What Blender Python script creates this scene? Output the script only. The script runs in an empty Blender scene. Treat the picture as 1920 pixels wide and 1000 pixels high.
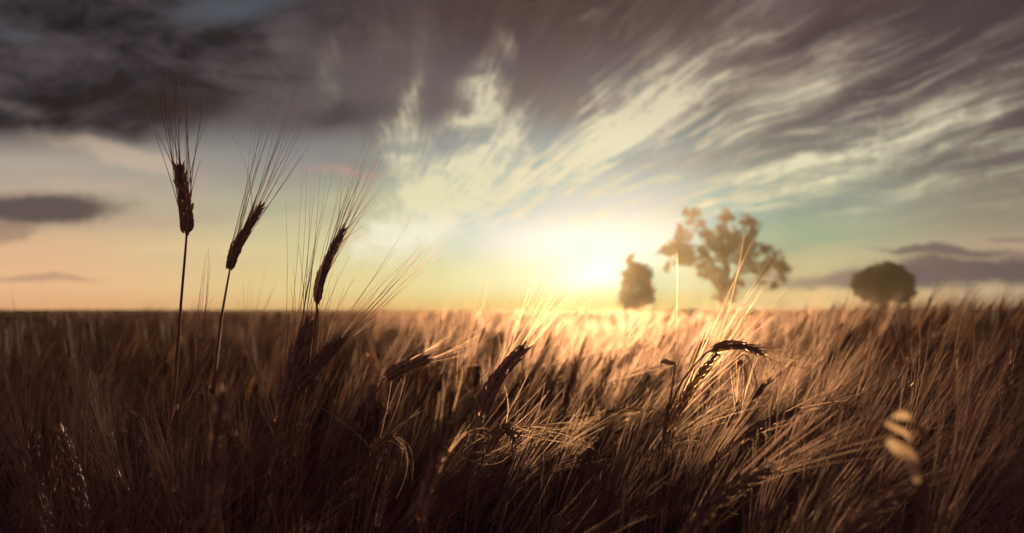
import bpy, math, random
import numpy as np
from mathutils import Vector, Matrix, noise as mnoise

sc = bpy.context.scene
col = sc.collection
FX = 1867.0            # focal length in photograph pixels (35 mm on a 36 mm sensor, 1920 wide)
HZ = 580.0             # row of the horizon in the photograph
CAMZ = 0.95            # eye height, just above the ears of the crop

# ---------------------------------------------------------------- camera
cam_d = bpy.data.cameras.new('camera'); cam = bpy.data.objects.new('camera', cam_d); col.objects.link(cam)
cam_d.sensor_width = 36.0; cam_d.lens = 36.0 * FX / 1920.0
cam.location = (0, 0, CAMZ); cam.rotation_euler = (math.radians(90), 0, 0)
cam_d.shift_y = (HZ - 500.0) / 1920.0
cam_d.clip_start = 0.05; cam_d.clip_end = 6000
cam_d.dof.use_dof = True; cam_d.dof.focus_distance = 1.12; cam_d.dof.aperture_fstop = 5.6
sc.camera = cam

def at(px, py, Y):
    """the point of the place that stands Y metres ahead and shows at this pixel of the photograph"""
    return Vector(((px - 960.0) / FX * Y, Y, CAMZ - (py - HZ) / FX * Y))

# ---------------------------------------------------------------- sun and sky
SUN_AZ = math.radians(5.6)     # to the right of the view axis (+Y)
SUN_EL = math.radians(3.0)
sd = bpy.data.lights.new('sun', 'SUN'); sun = bpy.data.objects.new('sun', sd); col.objects.link(sun)
sd.energy = 5.0; sd.angle = math.radians(0.5); sd.color = (1.0, 0.79, 0.53)
sdir = Vector((math.sin(SUN_AZ) * math.cos(SUN_EL), math.cos(SUN_AZ) * math.cos(SUN_EL), math.sin(SUN_EL)))
sun.rotation_euler = sdir.to_track_quat('Z', 'Y').to_euler()

world = bpy.data.worlds.new('World'); sc.world = world; world.use_nodes = True
wt = world.node_tree; wt.nodes.clear()

class N:
    """node arithmetic: numbers and sockets combine into Math nodes"""
    tree = wt
    def __init__(s, v): s.v = v
    @staticmethod
    def m(op, *a, clamp=False):
        n = N.tree.nodes.new('ShaderNodeMath'); n.operation = op; n.use_clamp = clamp
        for i, x in enumerate(a):
            x = x.v if isinstance(x, N) else x
            if isinstance(x, (int, float)): n.inputs[i].default_value = x
            else: N.tree.links.new(x, n.inputs[i])
        return N(n.outputs[0])
    def __add__(s, o): return N.m('ADD', s, o)
    __radd__ = __add__
    def __sub__(s, o): return N.m('SUBTRACT', s, o)
    def __rsub__(s, o): return N.m('SUBTRACT', o, s)
    def __mul__(s, o): return N.m('MULTIPLY', s, o)
    __rmul__ = __mul__
    def __truediv__(s, o): return N.m('DIVIDE', s, o)
    def mad(s, a, b): return N.m('MULTIPLY_ADD', s, a, b)
    def exp(s): return N.m('EXPONENT', s)
    def mx(s, o): return N.m('MAXIMUM', s, o)
    def mn(s, o): return N.m('MINIMUM', s, o)
def sstep(x, a, b):
    n = N.tree.nodes.new('ShaderNodeMapRange'); n.interpolation_type = 'SMOOTHSTEP'
    N.tree.links.new(x.v, n.inputs[0]); n.inputs[1].default_value = a; n.inputs[2].default_value = b
    return N(n.outputs[0])
def vec(x, y, z=0.0):
    n = N.tree.nodes.new('ShaderNodeCombineXYZ')
    for i, q in enumerate((x, y, z)):
        q = q.v if isinstance(q, N) else q
        if isinstance(q, (int, float)): n.inputs[i].default_value = q
        else: N.tree.links.new(q, n.inputs[i])
    return n.outputs[0]
def fbm(v, scale, detail=5, rough=0.55, dist=0.0):
    n = N.tree.nodes.new('ShaderNodeTexNoise'); n.noise_dimensions = '3D'
    N.tree.links.new(v, n.inputs['Vector']); n.inputs['Scale'].default_value = scale
    n.inputs['Detail'].default_value = detail; n.inputs['Roughness'].default_value = rough
    n.inputs['Distortion'].default_value = dist
    return N(n.outputs[0])
def lin(c): return tuple((q / 255 / 12.92 if q / 255 <= 0.04045 else ((q / 255 + 0.055) / 1.055) ** 2.4) for q in c) + (1.0,)
def ramp(x, stops, interp='EASE'):
    n = N.tree.nodes.new('ShaderNodeValToRGB'); cr = n.color_ramp; cr.interpolation = interp
    while len(cr.elements) < len(stops): cr.elements.new(0.5)
    for e, (p, c) in zip(cr.elements, stops): e.position = p; e.color = lin(c)
    N.tree.links.new(x.v, n.inputs[0]); return n.outputs[0]
def mix(f, a, b, mode='MIX'):
    n = N.tree.nodes.new('ShaderNodeMix'); n.data_type = 'RGBA'; n.blend_type = mode
    for i, q in ((0, f), (6, a), (7, b)):
        q = q.v if isinstance(q, N) else q
        if isinstance(q, (int, float, tuple)): n.inputs[i].default_value = q
        else: N.tree.links.new(q, n.inputs[i])
    return n.outputs[2]

tc = wt.nodes.new('ShaderNodeTexCoord')
sp = wt.nodes.new('ShaderNodeSeparateXYZ'); wt.links.new(tc.outputs['Generated'], sp.inputs[0])
dx, dy, dz = (N(o) for o in sp.outputs)
dyc = dy.mx(0.14)
U = (dx / dyc).mad(1.867, 0.96)          # bearing, 0 .. 1.92 over the part of the sky ahead
W = (dz / dyc).mad(-1.867, 0.58)         # height, 0.58 at the horizon, 0 high up
UV = vec(U, W)
def blob(cx, cy, rx, ry, ang=0.0, k=1.0, u=None, w=None):
    """soft ellipse in the sky; sizes in thousandths; ang counter-clockwise in degrees"""
    u = u or U; w = w or W
    c, s = math.cos(math.radians(ang)), math.sin(math.radians(ang))
    a = u.mad(c / rx * 1e3, w.mad(-s / rx * 1e3, (-cx * c + cy * s) / rx))
    b = u.mad(s / ry * 1e3, w.mad(c / ry * 1e3, (-cx * s - cy * c) / ry))
    e = (a * a + b * b) * -1.0
    return e.exp() * k if k != 1.0 else e.exp()

# clear-sky colours: bands of height at five bearings, blended
def band(*st): return ramp(W, [(max(0.0, min(1.0, y / 620.0)), c) for y, c in st])
def r620(x): return x
Wn = W / 0.62
def band(*st): return ramp(Wn, [(y / 620.0, c) for y, c in st])
left = band((0, (58, 54, 58)), (250, (118, 110, 106)), (310, (178, 166, 152)), (400, (196, 174, 148)), (470, (228, 186, 146)), (530, (238, 190, 144)), (580, (232, 176, 128)))
midl = band((0, (72, 60, 66)), (200, (86, 82, 90)), (300, (128, 134, 136)), (380, (168, 174, 150)), (460, (204, 202, 156)), (540, (222, 206, 146)), (580, (222, 184, 122)))
mids = band((0, (62, 48, 54)), (190, (82, 78, 96)), (290, (122, 140, 158)), (380, (160, 186, 204)), (450, (196, 218, 226)), (520, (230, 232, 190)), (580, (228, 198, 124)))
midr = band((0, (76, 62, 68)), (150, (80, 70, 80)), (270, (100, 98, 104)), (370, (150, 156, 144)), (440, (170, 178, 146)), (500, (214, 194, 150)), (560, (234, 200, 142)))
rigt = band((0, (66, 54, 58)), (200, (80, 68, 74)), (300, (104, 96, 94)), (400, (144, 138, 120)), (460, (172, 154, 132)), (540, (208, 184, 146)), (580, (202, 164, 124)))
base = mix(sstep(U, 0.05, 0.66), left, midl)
base = mix(sstep(U, 0.66, 1.05), base, mids)
base = mix(sstep(U, 1.14, 1.50), base, midr)
base = mix(sstep(U, 1.50, 1.90), base, rigt)
# the real atmosphere under it
nis = wt.nodes.new('ShaderNodeTexSky'); nis.sky_type = 'NISHITA'; nis.sun_disc = False
nis.sun_elevation = SUN_EL; nis.sun_rotation = SUN_AZ; nis.dust_density = 2.0
nis_s = mix(1.0, nis.outputs[0], (0.05, 0.05, 0.05, 1), 'MULTIPLY')
nis_s = mix(1.0, nis_s, (0.6, 0.6, 0.6, 1), 'DARKEN')
base = mix(0.08, base, nis_s)

# warp so that nothing has a clean edge
wa = fbm(UV, 5.0, 5, 0.6); wn = wt.nodes[-1]
wsep = wt.nodes.new('ShaderNodeSeparateColor'); wt.links.new(wn.outputs['Color'], wsep.inputs[0])
wx, wy = N(wsep.outputs[0]) - 0.5, N(wsep.outputs[1]) - 0.5
Uw = U + wx * 0.16; Ww = W + wy * 0.11
wb = fbm(UV, 2.6, 2, 0.5); wbs = wt.nodes.new('ShaderNodeSeparateColor'); wt.links.new(wt.nodes[-2].outputs['Color'], wbs.inputs[0])
bx, by = N(wbs.outputs[0]) - 0.5, N(wbs.outputs[1]) - 0.5

# high cirrus: streaks that fan out from low in the sky
ax = U + bx * 0.13 - 0.76; ay = 0.50 - W - by * 0.10
ang = N.m('ARCTAN2', ay, ax); rad = N.m('SQRT', ax * ax + ay * ay + 0.004)
lr = N.m('LOGARITHM', rad, 2.718)
puff = fbm(vec(Uw * 1.0, Ww * 1.3, 3.3), 15.0, 9, 0.68, 0.9)
fine = fbm(vec(ang * 8.5, lr * 0.9 + wx * 0.26), 3.8, 10, 0.72, 0.05)
broad = fbm(vec(ang * 4.2 + 7.0, lr * 0.8), 1.8, 6, 0.6, 0.12)
BL = [(1130, 268, 200, 50, 30, 1.1), (1240, 180, 250, 62, 40, .9), (1420, 345, 230, 30, 15, .95), (1560, 332, 110, 13, 12, .8),
      (1700, 252, 240, 34, 24, .62), (1560, 112, 190, 28, 30, .5), (1420, 60, 180, 44, 42, .5), (1840, 170, 120, 28, 26, .35),
      (1040, 390, 170, 46, 14, .5), (1250, 418, 150, 20, 14, .85), (1110, 425, 60, 7, 16, .6), (1190, 240, 110, 20, 20, .5),
      (1780, 300, 140, 18, 16, .4), (1700, 372, 160, 14, 12, .3), (1400, 240, 200, 26, 26, .35), (1330, 110, 160, 30, 40, .36)]
cir = None
for q in BL:
    b = blob(*q, u=Uw, w=Ww); cir = b if cir is None else cir + b
streak = sstep(fine * 0.52 + broad * 0.52 + puff * 0.16, 0.50, 0.80)
cirm = N.m('MULTIPLY', cir * (streak * 1.9 + 0.20), 1.0, clamp=True)
thin = sstep(fine, 0.46, 0.74) * sstep(U, 0.9, 1.3) * 0.55 * sstep(W, 0.47, 0.30)
cirm = N.m('ADD', cirm, thin, clamp=True)
BP = [(905, 165, 58, 32, 66, 1.2), (868, 218, 62, 16, 24, .6), (770, 190, 58, 17, 66, .7), (755, 275, 70, 26, 84, .55), (925, 285, 85, 40, 60, .9),
      (845, 365, 130, 52, 42, .95), (745, 425, 140, 56, 30, .7), (790, 330, 60, 60, 70, .3), (948, 78, 30, 13, -55, .6), (1112, 30, 34, 6, 12, .55), (880, 410, 100, 26, 18, .6),
      (520, 95, 40, 70, 0, .22), (622, 100, 26, 90, -8, .3), (760, 50, 70, 60, 30, .16), (1003, 330, 70, 30, 20, .5), (430, 130, 60, 30, 0, .14)]
pf = None
for q in BP:
    b = blob(*q, u=Uw, w=Ww); pf = b if pf is None else pf + b
pfm = N.m('MULTIPLY', pf * (sstep(puff * 0.5 + fine * 0.55, 0.43, 0.62) * 1.15 + 0.28), 1.0, clamp=True)
ccol = ramp(Wn, [(0.0, (128, 110, 106)), (0.16, (182, 168, 148)), (0.30, (222, 213, 182)), (0.44, (232, 226, 190)), (0.60, (230, 224, 182)), (0.72, (240, 238, 218)), (0.85, (232, 220, 170))])
base = mix(cirm * 0.92, base, ccol)
base = mix(pfm * 0.86, base, ccol)
# purplish shade patches between them
pk = blob(900, 40, 240, 70, 0, .45) + blob(1560, 190, 240, 28, 24, .45) + blob(1640, 40, 260, 50, 20, .4) + blob(1010, 170, 70, 60, 40, .35)
base = mix(N.m('MULTIPLY', pk * sstep(broad, 0.62, 0.35), 1.0, clamp=True), base, lin((34, 24, 30)))
base = mix(blob(640, 318, 70, 7, 2, .45, Uw, Ww), base, lin((205, 150, 140)))

# low dark bank, upper left, with a ragged flat base
strat = fbm(vec(U * 1.0, W * 2.6, 1.7), 3.4, 9, 0.6, 0.5)
bank = sstep(W + wy * 0.09 + strat * 0.06 + blob(640, 300, 190, 300, 0, .03), 0.306, 0.256) * sstep(U + strat * 0.22 + W * 0.30 + wx * 0.15, 0.98, 0.58)
tong = blob(640, 208, 125, 30, 2, 1.0, Uw, Ww)
bank = N.m('MAXIMUM', bank * (sstep(strat, 0.72, 0.42) * 0.34 + 0.62), N.m('MULTIPLY', tong, 0.9, clamp=True), clamp=True)
bcol = mix(sstep(strat * 0.75 + puff * 0.25 + sstep(U, 0.25, 0.75) * 0.10, 0.38, 0.66), lin((24, 19, 23)), lin((80, 72, 76)))
bcol = mix(blob(430, 14, 90, 26, 0, .8, Uw, Ww) + blob(20, 66, 40, 12, 0, .5, Uw, Ww), bcol, lin((80, 94, 104)))
base = mix(bank, base, bcol)
# lower stratus rolls
def roll(cx, cy, rx, ry, a, k, c):
    global base
    m_ = sstep(blob(cx, cy, rx, ry, a, 1.0, U + wx * 0.22, W + wy * 0.08) + (strat - 0.5) * 0.9, 0.15, 0.85) * k
    base = mix(m_, base, lin(c))
roll(90, 392, 190, 32, -1, .92, (80, 68, 70))
roll(10, 436, 60, 16, 0, .55, (128, 104, 96))
roll(70, 524, 130, 8, -2, .55, (160, 130, 110))
roll(1860, 514, 290, 38, 0, .95, (98, 82, 82))
roll(1640, 524, 230, 20, 1, .8, (130, 108, 102))
roll(1770, 474, 150, 10, -2, .85, (106, 90, 88))
roll(1890, 450, 60, 6, 0, .6, (120, 104, 100))
roll(250, 300, 170, 24, -14, .5, (214, 188, 160))
roll(480, 330, 140, 34, 4, .4, (158, 150, 142))
roll(300, 420, 180, 16, 2, .45, (190, 160, 138))
roll(420, 470, 200, 14, 3, .4, (226, 200, 150))
roll(140, 350, 160, 14, 4, .4, (196, 170, 148))
roll(560, 400, 120, 26, 20, .4, (206, 194, 154))

# the bright place where the sun stands behind thin cloud
gl = blob(1120, 516, 70, 28, 8, .7) + blob(1085, 478, 140, 56, 8, .13)
base = mix(1.0, base, mix(1.0, (0, 0, 0, 1), mix(N.m('MULTIPLY', gl, 1.0), (0, 0, 0, 1), (0.54, 0.64, 0.66, 1)), 'ADD'), 'ADD')
# the haze of the field adds its own gold in front of this sky: take out what it will add, so the sum is the colour meant here
HAZE_D = 0.00016; HAZE_G = 0.82; HAZE_TOP = 13.5; HAZE_END = 176.0; HAZE_C = (1.0, 0.73, 0.40)
cth = dx * sdir.x + dy * sdir.y + dz * sdir.z
ph = N.m('POWER', cth * (-2 * HAZE_G) + (1 + HAZE_G ** 2), -1.5) * ((1 - HAZE_G ** 2) / (4 * math.pi))
path = N.m('MINIMUM', N.m('DIVIDE', HAZE_TOP - CAMZ, dz.mx(0.002)), HAZE_END)
hzn = ph * path * (HAZE_D * sd.energy * 2.0 * 0.75)
sb = wt.nodes.new('ShaderNodeSeparateColor'); wt.links.new(base, sb.inputs[0])
hzn = N.m('MINIMUM', hzn, N(sb.outputs[0]) * 0.80)
hzc = mix(1.0, mix(hzn, (0, 0, 0, 1), (1, 1, 1, 1)), tuple(HAZE_C[i] * sd.color[i] for i in range(3)) + (1,), 'MULTIPLY')
hzc_m = wt.nodes[-1]; wt.nodes[-2].clamp_factor = False
base = mix(1.0, mix(1.0, base, hzc, 'SUBTRACT'), mix(1.0, base, (0.10, 0.10, 0.10, 1), 'MULTIPLY'), 'LIGHTEN')
# behind and beside the camera: an even dusky vault
away = sstep(dy, 0.62, 0.15)
vault = mix(sstep(dz, -0.05, 0.5), lin((216, 156, 158)), lin((136, 106, 118)))
base = mix(away, base, vault)
high = sstep(dz, 0.34, 0.6)
base = mix(high, base, lin((62, 50, 56)))
bg = wt.nodes.new('ShaderNodeBackground'); wt.links.new(base, bg.inputs[0]); bg.inputs[1].default_value = 0.5
wo = wt.nodes.new('ShaderNodeOutputWorld'); wt.links.new(bg.outputs[0], wo.inputs[0])
world.cycles.sampling_method = 'MANUAL'; world.cycles.sample_map_resolution = 512
sc.view_settings.view_transform = 'Standard'; sc.view_settings.look = 'None'; sc.view_settings.exposure = 1.0; sc.view_settings.gamma = 1.0
sc.cycles.max_bounces = 5; sc.cycles.diffuse_bounces = 2; sc.cycles.glossy_bounces = 2; sc.cycles.transmission_bounces = 3
sc.cycles.volume_bounces = 0; sc.cycles.transparent_max_bounces = 4; sc.cycles.sample_clamp_indirect = 4.0

# ---------------------------------------------------------------- materials
def mat(name, build):
    m = bpy.data.materials.new(name); m.use_nodes = True
    t = m.node_tree; t.nodes.clear(); N.tree = t
    o = t.nodes.new('ShaderNodeOutputMaterial'); build(t, o); N.tree = wt
    return m
def straw_mat(name, c0, c1, trans=0.4, gloss=0.08, rough=0.35, tcol=None, bump=0.0, fwd=0.0):
    """straw, grain husk or leaf: two tints varied from piece to piece, some light passing through, a waxy sheen"""
    def b(t, o):
        geo = t.nodes.new('ShaderNodeNewGeometry'); oi = t.nodes.new('ShaderNodeObjectInfo')
        tc_ = t.nodes.new('ShaderNodeTexCoord')
        nz = fbm(tc_.outputs['Object'], 60.0, 3, 0.6)
        f = N(geo.outputs['Random Per Island']) * 0.5 + N(oi.outputs['Random']) * 0.2 + nz * 0.5
        c = mix(sstep(f, 0.3, 0.95), c0 + (1,), c1 + (1,))
        d = t.nodes.new('ShaderNodeBsdfDiffuse'); t.links.new(c, d.inputs[0])
        tr = t.nodes.new('ShaderNodeBsdfTranslucent')
        ct = mix(1.0, c, (tcol or (1.15, 1.0, 0.85)) + (1,), 'MULTIPLY'); t.links.new(ct, tr.inputs[0])
        m1 = t.nodes.new('ShaderNodeMixShader'); m1.inputs[0].default_value = trans
        t.links.new(d.outputs[0], m1.inputs[1]); t.links.new(tr.outputs[0], m1.inputs[2])
        g = t.nodes.new('ShaderNodeBsdfGlossy'); g.inputs['Roughness'].default_value = rough
        g.inputs[0].default_value = (0.95, 0.85, 0.75, 1)
        m2 = t.nodes.new('ShaderNodeMixShader'); m2.inputs[0].default_value = gloss
        t.links.new(m1.outputs[0], m2.inputs[1]); t.links.new(g.outputs[0], m2.inputs[2])
        if fwd:                                          # thin fibres pass low sun on mostly straight ahead
            rf = t.nodes.new('ShaderNodeBsdfRefraction'); rf.inputs['Roughness'].default_value = 0.66; rf.inputs['IOR'].default_value = 1.25
            t.links.new(mix(1.0, c, (1.9, 2.0, 1.3, 1), 'MULTIPLY'), rf.inputs[0])
            m3 = t.nodes.new('ShaderNodeMixShader'); m3.inputs[0].default_value = fwd
            t.links.new(m2.outputs[0], m3.inputs[1]); t.links.new(rf.outputs[0], m3.inputs[2]); m2 = m3
        if bump:
            bp = t.nodes.new('ShaderNodeBump'); bp.inputs['Strength'].default_value = bump; bp.inputs['Distance'].default_value = 0.002
            w = t.nodes.new('ShaderNodeTexNoise'); w.inputs['Scale'].default_value = 900.0; t.links.new(tc_.outputs['Object'], w.inputs['Vector'])
            t.links.new(w.outputs[0], bp.inputs['Height'])
            for q in (d, g): t.links.new(bp.outputs[0], q.inputs['Normal'])
        t.links.new(m2.outputs[0], o.inputs[0])
    return mat(name, b)
M_stem = straw_mat('stem_straw', (0.09, 0.048, 0.033), (0.17, 0.095, 0.06), 0.10, 0.012, 0.5)
M_ear = straw_mat('ear_husk', (0.12, 0.070, 0.056), (0.25, 0.155, 0.115), 0.26, 0.045, 0.45, bump=0.6, fwd=0.12)
M_ear2 = straw_mat('veil_lightened_ear_husk', (0.23, 0.145, 0.105), (0.40, 0.275, 0.19), 0.46, 0.008, 0.6, bump=0.6, fwd=0.12)  # same husk, its colour lightened for the veil of glare near the sun
M_awn = straw_mat('awn_bristle', (0.078, 0.037, 0.036), (0.165, 0.094, 0.078), 0.07, 0.06, 0.3, fwd=0.22)
M_leaf = straw_mat('dry_leaf', (0.06, 0.035, 0.027), (0.12, 0.074, 0.052), 0.08, 0.015, 0.5, fwd=0.04)
M_lit_leaf = straw_mat('sunlit_dry_leaf', (0.30, 0.2, 0.11), (0.62, 0.44, 0.26), 0.5, 0.08, 0.40)  # dry leaf with the sun's golden highlight put into its colour
M_lit_ear = straw_mat('sunlit_ear_husk', (0.40, 0.24, 0.12), (0.60, 0.38, 0.2), 0.4, 0.06, 0.4)  # husk of a far ear in sunlight, the gold of the light painted in
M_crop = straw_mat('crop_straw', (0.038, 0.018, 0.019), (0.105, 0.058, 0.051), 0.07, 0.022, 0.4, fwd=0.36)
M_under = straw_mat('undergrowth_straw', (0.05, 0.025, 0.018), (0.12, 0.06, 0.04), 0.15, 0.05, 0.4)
M_bark = straw_mat('bark', (0.05, 0.035, 0.028), (0.10, 0.07, 0.05), 0.0, 0.02, 0.6)
M_fol = straw_mat('tree_leaves', (0.018, 0.013, 0.009), (0.04, 0.026, 0.014), 0.25, 0.04, 0.5)
def far_b(t, o):
    tc_ = t.nodes.new('ShaderNodeTexCoord')
    mp = t.nodes.new('ShaderNodeMapping'); mp.inputs['Scale'].default_value = (0.55, 0.16, 1.0); t.links.new(tc_.outputs['Object'], mp.inputs[0])
    a = fbm(mp.outputs[0], 1.3, 6, 0.62); b = fbm(tc_.outputs['Object'], 7.0, 4, 0.6)
    c = mix(sstep(a * 0.7 + b * 0.4, 0.42, 0.68), (0.12, 0.058, 0.038, 1), (0.33, 0.175, 0.10, 1))
    d = t.nodes.new('ShaderNodeBsdfDiffuse'); t.links.new(c, d.inputs[0])
    tr = t.nodes.new('ShaderNodeBsdfTranslucent'); t.links.new(c, tr.inputs[0])
    m = t.nodes.new('ShaderNodeMixShader'); m.inputs[0].default_value = 0.3
    t.links.new(d.outputs[0], m.inputs[1]); t.links.new(tr.outputs[0], m.inputs[2]); t.links.new(m.outputs[0], o.inputs[0])
M_far = mat('distant_crop', far_b)
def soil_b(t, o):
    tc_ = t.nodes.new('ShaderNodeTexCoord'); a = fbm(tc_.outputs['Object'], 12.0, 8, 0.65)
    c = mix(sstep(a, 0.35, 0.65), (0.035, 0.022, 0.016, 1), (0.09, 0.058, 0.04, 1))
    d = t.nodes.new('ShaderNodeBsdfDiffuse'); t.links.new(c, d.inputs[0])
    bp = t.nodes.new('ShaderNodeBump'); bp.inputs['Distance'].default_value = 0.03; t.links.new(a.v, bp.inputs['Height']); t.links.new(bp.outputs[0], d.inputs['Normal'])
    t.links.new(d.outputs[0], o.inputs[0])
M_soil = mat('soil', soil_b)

# ---------------------------------------------------------------- mesh helpers
class MB:
    def __init__(s): s.v = []; s.f = []
    def tube(s, pts, rad, sides=5, cap=True):
        pts = [Vector(p) for p in pts]; n0 = len(s.v)
        up = Vector((0.31, 0.93, 0.17)); prev = None
        for i, p in enumerate(pts):
            t = (pts[min(i + 1, len(pts) - 1)] - pts[max(i - 1, 0)]).normalized()
            a = prev if prev is not None else up
            x = (a - t * a.dot(t)); x = x.normalized() if x.length > 1e-6 else t.orthogonal().normalized()
            prev = x; y = t.cross(x)
            for k in range(sides):
                an = 2 * math.pi * k / sides
                s.v.append(p + (x * math.cos(an) + y * math.sin(an)) * rad[i])
        for i in range(len(pts) - 1):
            for k in range(sides):
                a = n0 + i * sides + k; b = n0 + i * sides + (k + 1) % sides
                s.f.append((a, b, b + sides, a + sides))
        if cap:
            s.f.append(tuple(n0 + k for k in range(sides))[::-1]); e = n0 + (len(pts) - 1) * sides
            s.f.append(tuple(e + k for k in range(sides)))
    def ribbon(s, pts, wid, side, thick=0.0004, fold=0.25):
        """leaf blade: a shallow V in section with a little thickness"""
        n0 = len(s.v)
        for i, p in enumerate(pts):
            p = Vector(p); t = (Vector(pts[min(i + 1, len(pts) - 1)]) - Vector(pts[max(i - 1, 0)])).normalized()
            sd_ = side[i] if isinstance(side, list) else side
            x = (sd_ - t * sd_.dot(t)).normalized(); y = t.cross(x)
            w = wid[i]
            for q, h in ((-1, fold), (-.4, .02), (.4, .02), (1, fold)):
                s.v.append(p + x * q * w + y * h * w)
        for i in range(len(pts) - 1):
            a = n0 + 4 * i
            for k in range(3): s.f.append((a + k, a + k + 1, a + 5 + k, a + 4 + k))
    def build(s, name, m, parent=None, origin=None, smooth=True):
        me = bpy.data.meshes.new(name)
        o = Vector(origin) if origin is not None else Vector((0, 0, 0))
        me.from_pydata([tuple(q - o) for q in s.v], [], s.f); me.materials.append(m)
        if smooth: me.polygons.foreach_set('use_smooth', [True] * len(me.polygons))
        ob = bpy.data.objects.new(name, me); col.objects.link(ob)
        if parent: ob.parent = parent
        return ob
def empty(name, loc, label=None, cat=None, group=None):
    o = bpy.data.objects.new(name, None); col.objects.link(o); o.location = loc; o.empty_display_size = 0.05
    if label: o['label'] = label
    if cat: o['category'] = cat
    if group: o['group'] = group
    return o
def smooth_line(pts, n):
    """Catmull-Rom through pts, n samples"""
    P = [Vector(p) for p in pts]
    if len(P) == 2: return [P[0].lerp(P[1], i / (n - 1)) for i in range(n)]
    E = [P[0] * 2 - P[1]] + P + [P[-1] * 2 - P[-2]]
    out = []
    for i in range(n):
        t = i / (n - 1) * (len(P) - 1); k = min(int(t), len(P) - 2); u = t - k
        a, b, c, d = E[k:k + 4]
        out.append(0.5 * ((2 * b) + (c - a) * u + (2 * a - 5 * b + 4 * c - d) * u * u + (3 * b - a - 3 * c + d) * u ** 3))
    return out
def spindle(mb, p, d, L, r, sides=5):
    S = (0, .22, .55, .82, 1.0); Q = (.35, .95, 1.0, .55, .06)
    mb.tube([p + d * (L * s) for s in S], [r * q for q in Q], sides)
def husk(mb, p, d, L, r, out_):
    """one grain husk: a pointed shell, closed to the outside and open towards the stalk"""
    x = (out_ - d * out_.dot(d)).normalized(); y = d.cross(x); n0 = len(mb.v)
    S = (0, .2, .5, .8, 1.0); Q = (.4, .95, 1.0, .6, .05); A = (-105, -52, 0, 52, 105)
    for s, q in zip(S, Q):
        for a in A:
            an = math.radians(a); mb.v.append(p + d * (L * s) + (x * math.cos(an) * (1.0 if a else 1.18) + y * math.sin(an)) * (r * q))
    for i in range(4):
        for k in range(4): a = n0 + 5 * i + k; mb.f.append((a, a + 1, a + 6, a + 5))
def ear_mesh(mb, line, width, rnd, sides=5, step=0.0034, ragged=0.15, flo=None):
    """rows of overlapping husks up a stalk; returns (tip, outward) of each husk for the awns"""
    L = sum((line[i + 1] - line[i]).length for i in range(len(line) - 1))
    n = max(6, int(L / step)); out = []
    mb.tube(line, [width * q for q in [.12] + [.17] * (len(line) - 2) + [.14]], 7)
    fl = flo or width * 0.85
    for i in range(n):
        t = i / (n - 1); q = t * (len(line) - 1); k = min(int(q), len(line) - 2)
        p = line[k].lerp(line[k + 1], q - k); T = (line[k + 1] - line[k]).normalized()
        X = Vector((1, 0.0, 0)) - T * T.x; X.normalize(); Y = T.cross(X)
        prof = 0.62 + 0.38 * math.sin(math.pi * min(1, t * 1.25 + 0.12)) if t < .7 else 0.62 + 0.38 * math.sin(math.pi * (.955)) * (1) + (0.22 - (t - .7) * 1.2)
        prof = min(1.0, max(0.42, prof))
        rows = (0, 120, 240) if i % 2 else (180, 60, 300)
        for a in rows:
            an = math.radians(a + rnd.uniform(-14, 14))
            R_ = (X * math.cos(an) + Y * math.sin(an) * 0.75)
            tilt = math.radians(rnd.uniform(10, 18) * (1 + rnd.random() * ragged))
            D = (T * math.cos(tilt) + R_ * math.sin(tilt)).normalized()
            l = fl * rnd.uniform(.85, 1.2)
            b = p + R_ * (width * 0.5 * prof * 0.50) - T * l * 0.3
            husk(mb, b, D, l, width * 0.175 * prof * rnd.uniform(.85, 1.15), R_)
            out.append((b + D * l * 0.95, R_, T, t))
    return out
def awn(mb, p, ctrl, tip, r, seg=7, sides=3):
    pts = []; 
    for i in range(seg + 1):
        t = i / seg; pts.append(p * (1 - t) ** 2 + ctrl * 2 * t * (1 - t) + tip * t * t)
    # a bristle is a fine open V in section, so that low sun shines through it
    d = (tip - p).normalized(); x = d.cross(Vector((0.2, 1, 0.1))).normalized(); y = d.cross(x); n0 = len(mb.v)
    for i, q in enumerate(pts):
        w = r * (1 - 0.72 * i / seg); mb.v += [q - x * w + y * w * .5, q - y * w * .5, q + x * w + y * w * .5]
    for i in range(seg):
        a = n0 + 3 * i; mb.f += [(a, a + 1, a + 4, a + 3), (a + 1, a + 2, a + 5, a + 4)]

def ss(x, a, b):
    t = max(0.0, min(1.0, (x - a) / (b - a))); return t * t * (3 - 2 * t)
def gh(x, y):
    """height of the ground: level, with a low swell to the right"""
    b = x / max(abs(y), 1.0) if y > 0 else 0
    h = 0.066 * ss(b, 0.16, 0.38) * ss(y, 1.6, 4.5) * (1 - 0.3 * ss(y, 12, 60))
    return h + 0.02 * mnoise.noise(Vector((x * 0.25, y * 0.25, 0))) * ss(y, 1, 5)

# ---------------------------------------------------------------- ground and distant crop
def sheet(name, rows, cols, zf, m, kind=None):
    v = []; f = []
    for y in rows:
        for c in cols:
            x = c * (abs(y) + 6.0); v.append((x, y, zf(x, y)))
    nc = len(cols)
    for i in range(len(rows) - 1):
        for j in range(nc - 1):
            a = i * nc + j; f.append((a, a + 1, a + nc + 1, a + nc))
    me = bpy.data.meshes.new(name); me.from_pydata(v, [], f); me.materials.append(m)
    me.polygons.foreach_set('use_smooth', [True] * len(f))
    o = bpy.data.objects.new(name, me); col.objects.link(o)
    if kind: o['kind'] = kind
    return o
rows = [-14, -8, -4, -2] + [-1 + 0.25 * i for i in range(60)] + [14.2 * 1.055 ** i for i in range(80)]
rows = [y for y in rows if y < 168] + [168]
cols = [-1.6 + 3.2 * i / 90 for i in range(91)]
sheet('ground', rows, cols, lambda x, y: gh(x, y), M_soil, 'structure')
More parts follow.
